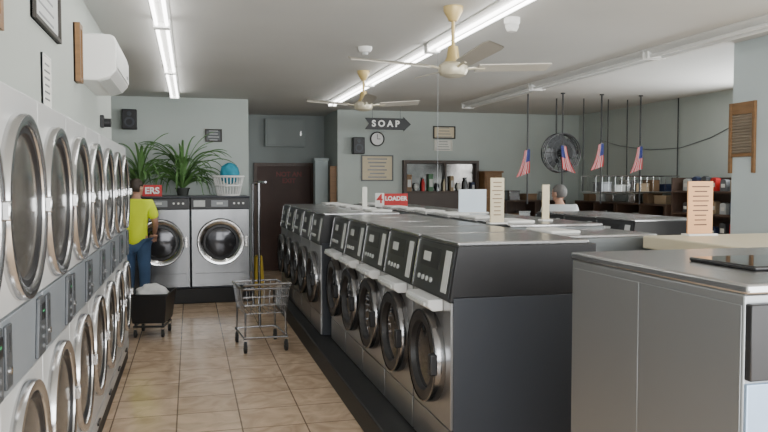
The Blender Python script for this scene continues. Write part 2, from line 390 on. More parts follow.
def make_big(label):
    t=thing('washing_machine',label,'washing machine'); W=.40; D=.96; H=1.145
    MB().box(-W,W,.012,D,0,H).build('cabinet',M['steel_side'],t,bevel=.006)
    for s in (-1,1):
        x0,x1=(-W-.003,-W) if s<0 else (W,W+.003)
        MB().box(x0,x1,.02,.50,.04,H-.03).build('side_panel',M['steel_side'],t,bevel=.0015)
        MB().box(x0,x1,.504,D-.02,.04,H-.03).build('side_panel',M['steel_side'],t,bevel=.0015)
    MB().box(-W+.004,W-.004,0,.014,.02,.90).build('front_panel',M['bluereflect'],t,bevel=.003)
    cp=MB().box(-W+.004,W-.004,-.012,.014,.91,1.12).build('control_panel',M['black'],t,bevel=.004)
    MB().box(-.30,-.06,-.015,-.012,.96,1.06).build('display',M['label'],cp)
    for k in range(4): MB().lathe([(.016,0),(.016,.01),(0,.011)],(.02+.07*k,-.012,1.01),(0,-1,0),14).build('button',M['white'],cp)
    MB().box(-W-.006,W+.006,-.006,D+.004,H,H+.03).build('top',M['steel_top'],t,bevel=.008)
    ld=MB().box(-.17,.33,.24,.56,H+.03,H+.045).build('hopper_lid',M['glass'],t,bevel=.006)
    MB().box(-.02,.18,.245,.26,H+.045,H+.053).build('lid_grip',M['black'],ld)
    ring_door(t,.48,.29,.11,M['chrome'],inner=.74)
    return t
bw=make_big('large grey steel washer filling the right foreground with plain side towards the aisle'); bw.location=(1.852,1.70,ZP)
dup(bw,(1.852+.815,1.70,ZP),0,'large steel washer at the right picture edge, only its top in view')
pl=MB().box(1.40,3.12,1.66,2.68,0,ZP).build('machine_plinth',M['plinth'],bevel=.01); tag(pl,'short black plinth under the large foreground washers','plinth')
def make_back(label):
    t=thing('washing_machine',label,'washing machine'); W=.388; D=.88; H=1.23
    MB().box(-W,W,.012,D,0,H-.02).build('cabinet',M['char'],t,bevel=.005)
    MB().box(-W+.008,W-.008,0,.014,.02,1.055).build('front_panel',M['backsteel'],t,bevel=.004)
    cp=MB().box(-W+.004,W-.004,-.012,.014,1.06,H-.025).build('control_panel',M['black'],t,bevel=.005)
    MB().box(-.35,-.20,-.016,-.012,1.09,1.175).build('instruction_label',M['label'],cp)
    MB().box(-.12,.10,-.016,-.012,1.09,1.175).build('display',M['greyp'],cp)
    MB().box(-.05,.03,-.019,-.016,1.12,1.15).build('readout',M['label'],cp)
    for k in range(3): MB().lathe([(.014,0),(.014,.01),(0,.011)],(.18+.06*k,-.012,1.135),(0,-1,0),12).build('button',M['white'],cp)
    MB().box(-W-.002,W+.002,-.014,D,H-.02,H).build('top',M['char'],t,bevel=.005)
    ring_door(t,.62,.315,.08,M['chrome'],inner=.72,glass='gglass')
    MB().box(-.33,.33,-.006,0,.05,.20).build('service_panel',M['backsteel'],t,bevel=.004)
    MB().box(.32,.355,-.03,0,.55,.69).build('door_latch',M['chrome'],t,bevel=.006)
    return t
b0=make_back('large steel washer on the back plinth, left one in front of the person'); b0.location=(-.392,10.3,.2)
dup(b0,(.392,10.3,.2),0,'large steel washer on the back plinth, right one under the white basket')
pl=MB().box(-1.3,.80,10.26,11.28,0,.2).build('machine_plinth',M['plinth'],bevel=.01); tag(pl,'black plinth under the two large steel washers at the back wall','plinth')
# ------------------------------------------------------------------ things on the back washers
def plant(label,x,y,z,n,h,seed):
    rn=random.Random(seed)
    t=thing('potted_plant',label,'plant',(x,y,z))
    MB().lathe([(0,0),(.07,0),(.09,.09),(.10,.09),(.10,.11),(.09,.11),(.085,.09),(0,.09)],seg=24).build('pot',M['pot'],t)
    m=MB()
    for i in range(n):
        a=2*PI*(i*.618)+rn.uniform(-.3,.3); e=R(rn.uniform(46,88)); w=rn.uniform(.015,.025); L=rn.uniform(.55,1)*h*1.3
        g=rn.uniform(1.5,3.2)*(1.3-e/1.7)
        dx,dy=math.cos(a),math.sin(a)*.45
        p=V((0,0,.085)); ang=e; N=14; pts=[]
        for k in range(N+1):
            u=k/N
            wd=w*(math.sin(PI*min(1,u*.86+.14))**.6)+.001
            s=V((-dy,dx,0)).normalized()*wd
            q=V((p.x,p.y,max(.02,p.z))); pts.append((q-s+V((0,0,.4*wd)),q+V((0,0,-.006)),q+s+V((0,0,.4*wd))))
            p=p+V((dx*math.cos(ang),dy*math.cos(ang),math.sin(ang)))*(L/N)
            ang=max(-1.35,ang-g*(.3+1.6*u)/N*1.6)
        for A,B in zip(pts,pts[1:]):
            a_=[m.bm.verts.new(p_) for p_ in A]; b_=[m.bm.verts.new(p_) for p_ in B]
            m.bm.faces.new((a_[0],a_[1],b_[1],b_[0])); m.bm.faces.new((a_[1],a_[2],b_[2],b_[1]))
    m.build('foliage',M['leaf'],t)
ZT=1.43
plant('smaller spiky green potted plant on the far left, under the black speaker',-.66,10.85,ZT,52,.74,3)
plant('larger drooping green potted plant left of the white laundry basket',-.10,10.85,ZT,92,.80,5)
c=onY(152.5,191,10.42)
t=thing('loader_sign','small red sign with white ERS letters on the left back washer','sign',(c.x,10.42,ZT))
MB().box(-.13,.12,0,.03,0,.15).build('panel',M['red'],t); text('lettering','ERS',.12,M['signwhite'],t,(-.005,-.003,.072),bold=.004)
def basket():
    t=thing('laundry_basket','white slatted plastic laundry basket on the right back washer','basket',(.52,10.72,ZT))
    m=MB(); n=26
    for i in range(n):
        a=2*PI*i/n; m.tube([(math.cos(a)*.15,math.sin(a)*.12,.01),(math.cos(a)*.205,math.sin(a)*.16,.26)],.009,6)
    m.build('slats',M['white'],t)
    def rg(rx,ry,z): return [(math.cos(2*PI*i/32)*rx,math.sin(2*PI*i/32)*ry,z) for i in range(32)]
    MB().tube(rg(.21,.165,.265),.016,8,True).build('rim',M['white'],t)
    MB().tube(rg(.18,.14,.14),.014,8,True).build('hoop',M['white'],t)
    MB().lathe([(0,0),(.15,0),(.15,.02),(0,.02)],seg=32).build('bottom',M['white'],t)
    b=MB(); bmesh.ops.create_icosphere(b.bm,subdivisions=4,radius=1)
    for v in b.bm.verts:
        p=v.co.copy(); k=1+.10*math.sin(p.x*7+1)*math.sin(p.y*6)*math.cos(p.z*5)
        v.co=V((p.x*.13*k,p.y*.11*k,p.z*.15*k+.31))
    b=b.build('laundry_bundle',M['cyan'],None,loc=(.54,10.72,ZT)); tag(b,'teal cloth bundle piled in the white laundry basket','cloth')
basket()
def speaker(label,px,py,Y,w=.2,h=.28):
    c=onY(px,py,Y)
    t=thing('wall_speaker',label,'speaker',(c.x,Y,c.z-h/2))
    MB().box(-w/2,w/2,-.17,-.02,0,h).build('cabinet',M['black'],t,bevel=.01)
    MB().lathe([(.07,0),(.07,.004),(.06,.006),(.03,-.005),(0,-.002)],(0,-.17,h*.36),(0,-1,0),24).build('woofer',M['char'],t)
    MB().lathe([(.03,0),(.03,.004),(0,.006)],(0,-.17,h*.78),(0,-1,0),20).build('tweeter',M['char'],t)
    MB().box(-.03,.03,-.03,0,h*.4,h*.6).build('bracket',M['greyp'],t)
speaker('black loudspeaker on the back wall above the left plant',130,120,11.3)
speaker('black loudspeaker on the back wall left of the round clock',357,146,12.5)
def framed(name,label,cat,px0,py0,px1,py1,Y,fm,im,lines=0,th=.025,fr=.02,pm=None):
    a=onY(px0,py0,Y); b=onY(px1,py1,Y); w=(b.x-a.x)/2; h=(a.z-b.z)/2
    t=thing(name,label,cat,((a.x+b.x)/2,Y,(a.z+b.z)/2))
    MB().box(-w,w,-.008,0,-h,h).build('sheet',im,t)
    f=MB().box(-w,-w+fr,-th,0,-h,h).box(w-fr,w,-th,0,-h,h).box(-w+fr,w-fr,-th,0,h-fr,h).box(-w+fr,w-fr,-th,0,-h,-h+fr)
    f.build('frame',fm,t)
    if lines:
        m=MB()
        for k in range(lines):
            z=h*.7-(1.4*h)*k/max(1,lines-1); q=w*random.uniform(.45,.75)
            m.box(-q,q,-.010,-.008,z-h*.05,z+h*.05)
        m.build('print',pm or M['greyp'],t)
    return t,w,h
framed('framed_notice','small dark framed notice on the wall above the plants and basket','notice',205,129,222,142,11.3,M['ink'],M['slate'],4,pm=M['label'])
framed('notice_board','cream rules board in a slim frame below the round clock','notice',361,155,393,181,12.5,M['slate'],M['cream'],6)
framed('framed_notice','small framed sign with printed lines above the white paper notice','notice',433,126,455,139,12.5,M['ink'],M['cream'],4)
framed('paper_notice','plain white paper notice just below the small framed sign','notice',434,140,452,151,12.5,M['paper'],M['paper'],4)
def showcase():
    a=onY(405,160,12.32); b=onY(480,216,12.32); x0,x1=a.x,b.x; z1,z0=a.z,b.z; cx=(x0+x1)/2; w=(x1-x0)/2; h=z1-z0
    t=thing('display_case','wide dark brown framed wall case with small objects under the wall signs','display case',(cx,12.5,z0))
    z2=h*.45
    MB().box(-w,w,-.012,0,0,h).build('back_panel',M['casewood'],t)
    MB().box(-w+.06,w-.06,-.016,-.012,z2+.01,h-.06).build('mirror_back',M['pane'],t)
    MB().box(-w,-w+.05,-.12,-.012,0,h).box(w-.05,w,-.12,-.012,0,h).box(-w+.05,w-.05,-.12,-.012,h-.05,h).box(-w+.05,w-.05,-.12,-.012,0,.03).build('frame',M['casewood'],t)
    MB().box(-w+.05,w-.05,-.115,-.012,z2-.012,z2).build('shelf',M['darkwood'],t)
    MB().box(-w+.75,-w+.775,-.10,-.012,z2,h-.05).build('mullion',M['casewood'],t)
    MB().box(-w+.055,w-.055,-.105,-.09,.035,z2-.015).build('lower_door',M['casewood'],t,bevel=.005)
    cs=[('brownbox','brown'),('paper','white'),('darkp','black'),('label','pale grey'),('greyp','grey'),('cream','cream'),('red','red'),('navy','navy'),('tan','tan'),('green','green')]
    rn=random.Random(33); x=-w+.10
    for k in range(10):
        m_,cn=cs[(k*3)%10]; top=(h-.05)-z2; hh=rn.uniform(.25,.85)*top; q=rn.uniform(.03,.055)
        nm=('carton','ornament','bottle')[k%3]
        o=thing(nm,'%s %s on the shelf of the dark brown wall case'%(cn,nm),{'bottle':'bottle','carton':'box','ornament':'ornament'}[nm],(cx+x,12.5-.065,z0+z2),rn.uniform(-.1,.1),'small goods in the brown wall case')
        if nm=='bottle':
            hh=min(hh,.24)
            MB().lathe([(0,0),(q*.8,0),(q*.85,hh*.6),(q*.4,hh*.78),(q*.4,hh*.9),(0,hh*.9)],seg=16).build('body',M[m_],o)
            MB().lathe([(q*.48,hh*.88),(q*.48,hh),(0,hh)],seg=12,cap0=True).build('cap',M['greyp'],o)
        elif nm=='carton':
            MB().box(-q,q,-.035,.035,0,hh).build('body',M[m_],o,bevel=.004)
            MB().box(-q*.7,q*.7,-.037,-.035,hh*.25,hh*.7).build('label_panel',M['label'],o)
        else:
            hh=min(hh,.15)
            MB().lathe([(0,0),(q*.7,0),(q*.5,hh*.15),(q,hh*.45),(q*.75,hh*.8),(0,hh)],seg=18).build('body',M[m_],o)
            MB().lathe([(q*.75,0),(q*.75,.012),(0,.012)],seg=16,cap0=True).build('foot',M['darkp'],o)
        x+=(2*w-.2)/9
showcase()
c=onY(377,139,12.5)
t=thing('wall_clock','round dark-rimmed white wall clock beside the speaker','clock',(c.x,12.5,c.z))
MB().lathe([(.125,0),(.125,.035),(.11,.045),(.105,.03)],(0,0,0),(0,-1,0),36).build('rim',M['black'],t)
MB().lathe([(.107,.02),(0,.021)],(0,0,0),(0,-1,0),36).build('dial',M['white'],t)
MB().box(-.004,.004,-.027,-.022,0,.08).build('minute_hand',M['ink'],t); MB().box(0,.055,-.027,-.022,-.005,.005).build('hour_hand',M['ink'],t)
c=onY(388,124,11.4)
t=thing('soap_sign','black arrow sign reading SOAP hanging from the ceiling','sign',(c.x,11.4,c.z))
hh=.09; L=.37
MB().prism([(-L,-hh),(-L+.06,0),(-L,hh),(L-.12,hh),(L-.12,hh*1.25),(L,0),(L-.12,-hh*1.25),(L-.12,-hh)],'y',-.012,.012).build('arrow_board',M['black'],t)
text('lettering','S O A P',.135,M['signwhite'],t,(-.04,-.014,0),bold=.005)
MB().cyl((-.25,0,hh),(-.25,0,HC-c.z),.004,6).build('hanger',M['greyp'],t); MB().cyl((.2,0,hh),(.2,0,HC-c.z),.004,6).build('hanger',M['greyp'],t)
t=thing('loader_sign','red and white sign reading 4 LOADER standing on the far washers','sign',(2.37,8.82,TZ),-R(14.5))
MB().box(-.195,-.085,-.012,.012,0,.165).build('number_panel',M['signwhite'],t); MB().box(-.085,.20,-.012,.012,.01,.16).build('word_panel',M['red'],t)
text('number','4',.155,M['red'],t,(-.140,-.015,.092),bold=.003); text('lettering','LOADER',.070,M['signwhite'],t,(.058,-.015,.098),bold=.003)
# ------------------------------------------------------------------ cards on washer tops
def card(label,x,y,z,w,h,m,rz=0,lines=6,two=None):
    t=thing('price_card',label,'sign',(x,y,z),rz)
    MB().box(-w/2,w/2,-.006,.006,.012,h).build('card',m,t,bevel=.002)
    MB().box(-w/2-.015,w/2+.015,-.04,.04,0,.012).build('base',M['white'],t,bevel=.003)
    if lines:
        l=MB()
        for k in range(lines):
            z0=h*(.90-.70*k/max(1,lines-1)); q=w*random.uniform(.22,.38); l.box(-q,q,-.0075,-.006,z0-h*.010,z0+h*.010)
        l.build('print',M['greyp'] if two is None else two,t)
card('tall narrow tan card standing on the near washer tops',2.12,4.98,TZ,.105,.33,M['cream'],0,9,M['brownbox'])
card('narrow white upright card just left of the red 4 LOADER sign',1.715,7.42,TZF+.022,.050,.22,M['paper'],0,0)
card('slim pale cream card in front of the person in grey',2.66,5.30,TZ,.060,.28,M['cream'],0,0)
t=thing('counter_sign','thin pale blue-white sign board standing on the middle washer tops','sign',(2.62,6.75,TZ))
MB().box(-.14,.14,-.006,.006,.012,.23).build('board',M['bluewhite'],t,bevel=.002)
MB().box(-.15,.15,-.05,.05,0,.012).build('base',M['white'],t,bevel=.004)
t=thing('folding_counter','cream laminate-topped counter behind the large foreground washer','counter',(3.40,3.65,0))
MB().box(-.66,.60,-.50,.48,1.205,1.285).build('top',M['creamtop'],t,bevel=.008)
MB().box(-.60,.54,-.45,.44,.1,1.205).build('cabinet',M['greyp'],t)
MB().box(-.58,.52,-.43,.42,0,.1).build('base',M['black'],t)
card('peach coloured upright card with printed lines on the cream counter',3.09,4.05,1.285,.18,.34,M['orange'],0,9,M['door'])
# ------------------------------------------------------------------ ceiling lights and fans
def light(X,Y0,lit,label,group):
    t=thing('fluorescent_light',label,'ceiling light',(X,Y0,HC),0,group); L=2.40; k=1.0 if lit else 1.6
    MB().prism([(-.065*k,0),(-.065*k,-.012),(-.03*k,-.045),(.03*k,-.045),(.065*k,-.012),(.065*k,0)],'y',0.01,L).build('housing',M['fixture'],t)
    for s in (-.038*k,.038*k):
        MB().cyl((s,.05,-.062-.004*(k>1)),(s,L-.04,-.062-.004*(k>1)),.0125*(1.3 if k>1 else 1),12).build('tube',M['tube'] if lit else M['tubeoff'],t)
    for y in (.02,L-.03): MB().box(-.06*k,.06*k,y-.012,y+.012,-.085,-.02).build('end_cap',M['white'],t)
for X,Y0,lit,nm in ((-.19,3.45,1,'left strip above the tile aisle'),(2.08,3.95,1,'middle strip above the washers'),(4.17,3.75,0,'unlit right strip')):
    for k in range(3): light(X,Y0+2.42*k,lit,'two-tube fluorescent light, %s section of the %s'%(['nearest','middle','farthest'][k],nm),'fluorescent lights, '+nm)
def fan(label,x,y,zh,a0,r=.74):
    t=thing('ceiling_fan',label,'ceiling fan',(x,y,HC),a0)
    D=zh-HC
    MB().lathe([(0,0),(.07,0),(.068,-.03),(.03,-.10),(0,-.10)],seg=24).build('canopy',M['brass'],t)
    MB().cyl((0,0,-.08),(0,0,D+.08),.013,12).build('rod',M['brass'],t)
    MB().lathe([(0,D+.17),(.035,D+.165),(.045,D+.09),(.065,D+.055)],seg=24).build('rod_cover',M['brass'],t)
    MB().lathe([(0,D+.06),(.07,D+.055),(.10,D+.035),(.105,D-.005),(.09,D-.035),(.045,D-.05),(0,D-.052)],seg=32).build('motor',M['motor'],t)
    for k in range(4):
        a=k*PI/2; ca,sa=math.cos(a),math.sin(a)
        def rt(p): return (p[0]*ca-p[1]*sa,p[0]*sa+p[1]*ca,p[2])
        m=MB(); top=[];N=8
        for i in range(N+1):
            u=.18+(r-.18)*i/N; w=.048+.017*i/N; dz=.016; lift=.03*(i/N)
            if i==N: w*=.75
            top.append([(u,-w,D+.02+dz+lift),(u,w,D+.02-dz+lift)])
        for A,B in zip(top,top[1:]):
            p=[A[0],A[1],B[1],B[0]]; q=[(v[0],v[1],v[2]+.008) for v in p]
            m.face([rt(v) for v in p]); m.face([rt(v) for v in q])
            m.face([rt(p[0]),rt(p[3]),rt(q[3]),rt(q[0])]); m.face([rt(p[1]),rt(p[2]),rt(q[2]),rt(q[1])])
        b=m.build('blade',M['blade'],t)
        MB().tube([rt((.09,0,D+.01)),rt((.15,0,D+.022)),rt((.24,0,D+.022))],.009,8).build('bracket',M['motor'],b)
fan('near cream ceiling fan with four pale blades above the washers',1.79,5.0,2.40,R(1),.74)
fan('far smaller-looking ceiling fan near the hanging arrow sign',1.86,8.1,2.45,R(-5),.62)
c=onZ(365,47,HC)
t=thing('smoke_detector','white round smoke detector on the ceiling left of the near fan','detector',(c.x,c.y,HC))
MB().lathe([(0,0),(.065,0),(.065,-.02),(.05,-.045),(0,-.047)],seg=24).build('housing',M['white'],t); MB().lathe([(.03,-.046),(.028,-.07),(0,-.075)],seg=16).build('sensor',M['label'],t)
c=onZ(512,18,HC)
t=thing('dome_camera','white dome security camera on the ceiling right of the middle light','camera',(c.x,c.y,HC))
MB().lathe([(0,0),(.06,0),(.06,-.035),(.052,-.05)],seg=24).build('base',M['white'],t); MB().lathe([(.05,-.048),(.05,-.07),(.035,-.10),(0,-.11)],seg=24).build('dome',M['fixture'],t)
t=thing('pull_cord','thin pale pull cord hanging from the middle light strip','cord',(2.08+.05,6.34,HC-.07))
MB().cyl((0,0,0),(0,0,-1.2),.002,6).build('cord',M['greyp'],t); MB().lathe([(0,-1.19),(.008,-1.2),(.01,-1.23),(0,-1.24)],seg=10).build('knob',M['greyp'],t)
# ------------------------------------------------------------------ left wall items
t=thing('air_conditioner','white split air conditioner mounted high on the left wall','air conditioner',(-.692,5.68,2.28))
MB().prism([(0,0),(.12,0),(.195,.025),(.235,.07),(.24,.24),(.228,.285),(.20,.30),(0,.30)],'y',-.47,.47).build('body',M['white'],t,bevel=.010)
MB().prism([(.12,-.003),(.195,.020),(.192,.030),(.117,.008)],'y',-.42,.42).build('louver',M['label'],t)
MB().box(.238,.244,-.45,.45,.085,.235).build('front_cover',M['white'],t,bevel=.002)
MB().box(.242,.246,.26,.36,.11,.13).build('display',M['greyp'],t)
MB().box(.02,.16,-.45,.45,.298,.306).build('intake_grille',M['label'],t)
def leftframe(name,label,cat,y0,y1,z0,z1,fm,im,lines=0,fr=.02,th=.025):
    t=thing(name,label,cat,(-.684,(y0+y1)/2,(z0+z1)/2)); w=(y1-y0)/2; h=(z1-z0)/2
    MB().box(0,.01,-w,w,-h,h).build('sheet',im,t)
    MB().box(0,th,-w,-w+fr,-h,h).box(0,th,w-fr,w,-h,h).box(0,th,-w+fr,w-fr,h-fr,h).box(0,th,-w+fr,w-fr,-h,-h+fr).build('frame',fm,t)
    if lines:
        m=MB()
        for k in range(lines):
            z=h*.65-1.3*h*k/max(1,lines-1); q=w*random.uniform(.4,.7); m.box(.01,.012,-q,q,z-h*.03,z+h*.03)
        m.build('print',M['greyp'],t)
leftframe('framed_certificate','dark framed certificate high on the left wall near the top edge','picture',3.68,4.38,2.36,2.68,M['ink'],M['label'],5)
leftframe('paper_notice','small white notice on the left wall under the framed certificate','notice',3.90,4.12,1.98,2.24,M['fixture'],M['paper'],6,.01,.012)
leftframe('wooden_plaque','narrow brown wooden plaque beside the air conditioner','plaque',4.97,5.10,2.24,2.60,M['wood'],M['wood'],0,.03,.04)
leftframe('wall_picture','brown wooden framed picture cut off at the left picture edge','picture',2.6,3.02,2.17,2.45,M['wood'],M['paper'],0,.05,.035)
t=thing('wall_sensor','small black sensor on the left wall below the air conditioner','sensor',(-.684,6.35,2.10))
MB().box(0,.03,-.03,.03,-.05,.05).build('mount',M['black'],t,bevel=.005); MB().lathe([(.035,0),(.035,.05),(0,.055)],(.03,0,-.01),(1,0,0),16).build('lens_hood',M['black'],t)
# ------------------------------------------------------------------ carts
def caster(parent,x,y,r=.05,z=0):
    w=MB().lathe([(0,-.012),(r,-.012),(r*1.02,0),(r,.012),(0,.012)],(x,y,z+r),(1,0,0),20).build('caster',M['rubber'],parent)
    MB().box(x-.02,x-.014,y-.012,y+.012,z+r,z+2*r+.02).box(x+.014,x+.02,y-.012,y+.012,z+r,z+2*r+.02).box(x-.02,x+.02,y-.012,y+.012,z+2*r+.015,z+2*r+.025).build('fork',M['chrome'],w)
M['cartwire']=mat('cart_wire',(.36,.36,.37),.25,.95,var=.05)
def wirecart():
    t=thing('laundry_cart','grey wire laundry cart with tall hanging pole in the tile aisle','cart',(.66,7.42,0),R(5))
    W,D=.225,.31; CW=M['cartwire']
    for x in (-W+.03,W-.03):
        for y in (-D+.04,D-.04): caster(t,x,y,.055)
    z=.14
    MB().tube([(-W+.02,-D+.03,z),(W-.02,-D+.03,z),(W-.02,D-.03,z),(-W+.02,D-.03,z)],.011,8,True).build('base_frame',CW,t)
    for x in (-W+.03,W-.03):
        for y in (-D+.04,D-.04): MB().tube([(x,y,z),(x*.98,y*.98,.38)],.010,8).build('upright',CW,t)
    b=MB(); zb,zt=.37,.61
    def rect(k,z): return [(-W*k,-D*k,z),(W*k,-D*k,z),(W*k,D*k,z),(-W*k,D*k,z)]
    for z_,k in ((zb,.86),(.45,.91),(.53,.96)): b.tube(rect(k,z_),.0045,6,True)
    for i in range(8):
        u=-1+2*i/7
        for s in (-1,1):
            b.tube([(W*.86*u,s*D*.86,zb),(W*u,s*D,zt)],.0035,6); b.tube([(s*W*.86,D*.86*u,zb),(s*W,D*u,zt)],.0035,6)
        b.tube([(W*.86*u,-D*.86,zb),(W*.86*u,D*.86,zb)],.0035,6)
    b.build('wire_basket',CW,t)
    MB().tube(rect(1,zt),.011,8,True).build('rim',CW,t)
    xp=-.02; yp=D-.02
    MB().tube([(xp+.06,yp-.01,.14),(xp+.06,yp,1.0),(xp+.06,yp,1.62)],.016,10).build('pole',M['darkring'],t)
    MB().tube([(xp,yp,.34),(xp,yp,1.60),(xp+.06,yp,1.62)],.012,8).build('brace',M['darkring'],t)
    MB().tube([(xp+.06,yp+.14,1.6),(xp+.06,yp,1.62),(xp+.06,-.1,1.62)],.011,8).build('hanging_bar',M['darkring'],t)
    MB().tube([(-W,-D,zt),(-W,-D-.06,zt+.05),(W,-D-.06,zt+.05),(W,-D,zt)],.012,8).build('handle',CW,t)
wirecart()
def blackcart():
    t=thing('laundry_cart','low black plastic laundry cart beside the end of the dryers','cart',(-.40,8.30,0),R(-10))
    for x in (-.14,.14):
        for y in (-.17,.17): caster(t,x,y,.04)
    MB().tube([(-.15,-.19,.115),(.15,-.19,.115),(.15,.19,.115),(-.15,.19,.115)],.012,8,True).build('base_frame',M['black'],t)
    for x in (-.14,.14):
        for y in (-.17,.17): MB().tube([(x,y,.11),(x,y,.17)],.012,8).build('upright',M['black'],t)
    m=MB()
    lo=[(-.165,-.205),(.165,-.205),(.165,.205),(-.165,.205)]; hi=[(-.20,-.25),(.20,-.25),(.20,.25),(-.20,.25)]; inn=[(-.185,-.235),(.185,-.235),(.185,.235),(-.185,.235)]
    def ring(p,z): return [m.bm.verts.new((x,y,z)) for x,y in p]
    a=ring(lo,.15); b=ring(hi,.45); c=ring(inn,.45); d=ring([(x*.97,y*.97) for x,y in lo],.165)
    for A,B in ((a,b),(b,c),(c,d)):
        for i in range(4): m.bm.faces.new((A[i],A[(i+1)%4],B[(i+1)%4],B[i]))
    m.bm.faces.new(a[::-1]); m.bm.faces.new(d)
    m.build('tub',M['black'],t,bevel=.01)
    MB().tube([(x,y,.45) for x,y in hi],.013,8,True).build('rim',M['black'],t)
    b=MB(); bmesh.ops.create_icosphere(b.bm,subdivisions=4,radius=1)
    for v in b.bm.verts:
        p=v.co.copy(); k=1+.10*math.sin(p.x*6+.5)*math.sin(p.y*7)+.05*math.cos(p.z*9+p.x*5)
        v.co=V((p.x*.17*k,p.y*.21*k,p.z*.12*k+.42))
    b=b.build('laundry_bag',M['bag'],None,loc=(-.40,8.30,0)); tag(b,'white bag of laundry heaped in the black cart','bag')
blackcart()
t=thing('floor_sign','yellow folded plastic floor sign standing in the dark recess','floor sign',(1.04,12.0,0),R(10))
for s in (-1,1):
    MB().prism([(-.08,0),(.08,0),(.05,.44),(-.05,.44)],'y',s*.05-.006,s*.05+.006).build('panel',M['yellow'],t,bevel=.003)
MB().box(-.045,.045,-.06,.06,.42,.46).build('hinge',M['yellow'],t,bevel=.01)
# ------------------------------------------------------------------ right side
YR=9.4
def flagset():
    for i,(px,top,fy,bot,sg) in enumerate(((528,100,153,204,-1),(563,96,149,204,1),(602,86,147,204,-1),(641,88,150,204,-1))):
        c=onY(px,top,YR); z1=onY(px,bot,YR).z
        side=['leftmost of the four','second, before the black fan','third, above the rack end','rightmost of the four'][i]
        t=thing('hanging_rod','thin black ceiling rod carrying a flag, '+side,'rod',(c.x,YR,HC))
        MB().cyl((0,0,0),(0,0,z1-HC),.011,8).build('rod',M['black'],t); MB().lathe([(0,0),(.03,0),(.03,-.015),(0,-.02)],seg=16).build('mount',M['black'],t)
        zc=onY(px,fy,YR).z
        f=thing('flag','small striped flag with starry blue corner, '+side,'flag',(c.x,YR,zc),0,'flags on the hanging rods')
        m=MB(); NX,NY=13,14; grid=[]
        for j in range(NY+1):
            v=j/NY; row=[]
            for k in range(NX+1):
                kk=k/NX
                # folded cloth: red stripes lie wider than the white ones
                u=kk+.018*math.sin(k*PI); wd=.08+.09*v*v+.03*v
                u=(k+(.22 if k%2==1 else -.0))/(NX+.22)
                x=sg*(u*wd-.03+.015*v) ; y=-.016-.02*v*(1+math.sin(u*12+v*2))*.6; z=-.32*v-.05*u*(.3+v)+.05
                row.append(m.bm.verts.new((x,y,z)))
            grid.append(row)
        for j in range(NY):
            for k in range(NX):
                q=m.bm.faces.new((grid[j][k],grid[j][k+1],grid[j+1][k+1],grid[j+1][k]))
                q.material_index=2 if (j<7 and k<7) else (0 if k%2==0 else 1)
        m.build('cloth',[M['flagred'],M['flagwhite'],M['canton']],f)
        MB().box(-.02,.02,-.016,.014,.03,.055).build('clip',M['black'],f)
flagset()
c=onY(561,153,9.9)
t=thing('wall_fan','large round black caged fan hanging near the flags','fan',(c.x,9.9,c.z))
def circ(r,y): return [(math.cos(2*PI*i/36)*r,y,math.sin(2*PI*i/36)*r) for i in range(36)]
m=MB()
for r,y in ((.28,-.06),(.28,.06),(.20,-.085),(.13,-.095),(.28,0)): m.tube(circ(r,y),.005 if r<.27 else .010,6,True)
for i in range(20):
    a=2*PI*i/20; ca,sa=math.cos(a),math.sin(a)
    m.tube([(ca*.05,-.10,sa*.05),(ca*.15,-.094,sa*.15),(ca*.24,-.075,sa*.24),(ca*.28,-.02,sa*.28),(ca*.26,.07,sa*.26),(ca*.08,.09,sa*.08)],.0035,5)
m.build('cage',M['black'],t)
MB().lathe([(0,-.11),(.05,-.105),(.055,-.08),(.055,.10),(.07,.12),(.07,.2),(0,.21)],(0,0,0),(0,1,0),24).build('motor',M['black'],t)
for k in range(4):
    m=MB(); a=k*2*PI/4+.4; ca,sa=math.cos(a),math.sin(a); pts=[]
    for i in range(7):
        u=.05+.20*i/6; w=.06+.08*math.sin(PI*i/7)
        pts.append([(u*ca-s*w*sa,s*.02,u*sa+s*w*ca) for s in (-1,1)])
    for A,B in zip(pts,pts[1:]): m.face([A[0],A[1],B[1],B[0]])
    m.build('blade',M['darkp'],t)
MB().tube([(0,.15,0),(0,.15,.3),(0,.15,HC-c.z)],.012,8).build('hanger_rod',M['black'],t)
a=onY(596,176,9.55); b=onY(684,192,9.55)
RX=(a.x+b.x)/2
t=thing('hanging_rack','steel wire rack hung from the ceiling on thin black rods behind the flags','rack',(RX,9.75,b.z)); w=(b.x-a.x)/2; h=a.z-b.z
m=MB()
for z in (0,h): m.tube([(-w,-.2,z),(w,-.2,z),(w,.2,z),(-w,.2,z)],.011,6,True)
for i in range(15):
    x=-w+2*w*i/14; m.tube([(x,-.2,h),(x,-.2,0),(x,.2,0),(x,.2,h)],.0045,5)
for y in (-.1,0,.1): m.tube([(-w,y,0),(w,y,0)],.004,5)
m.build('wire_basket',M['satin'],t)
for x,y in ((-w+.02,.2),(w-.70,.2),(-w+.42,.2),(w-.12,-.2)): MB().cyl((x,y,0),(x,y,HC-b.z),.009,8).build('rod',M['black'],t)
for k,(x,ww,hh,m_,cn) in enumerate(((-.70,.09,.12,'greyp','dark grey'),(-.38,.08,.08,'label','pale grey'),(-.12,.06,.15,'satin','steel'),(.14,.10,.10,'tan','tan'),(.42,.06,.15,'brownbox','brown'),(.72,.09,.09,'navy','navy'))):
    o=thing('storage_box','%s lidded box lying in the steel hanging wire rack'%cn,'box',(RX+x*w,9.75,b.z+.006),.1*((k%3)-1),'boxes in the hanging wire rack')
    MB().box(-ww,ww,-.12,.12,0,hh).build('body',M[m_],o,bevel=.006); MB().box(-ww-.006,ww+.006,-.126,.126,hh,hh+.02).build('lid',M[m_],o,bevel=.004)
c0=onX(731,104,4.66); c1=onX(756,161,4.66)
y0,y1=sorted((c0.y,c1.y)); zt=c0.z; zb=onX(731,162,4.66).z
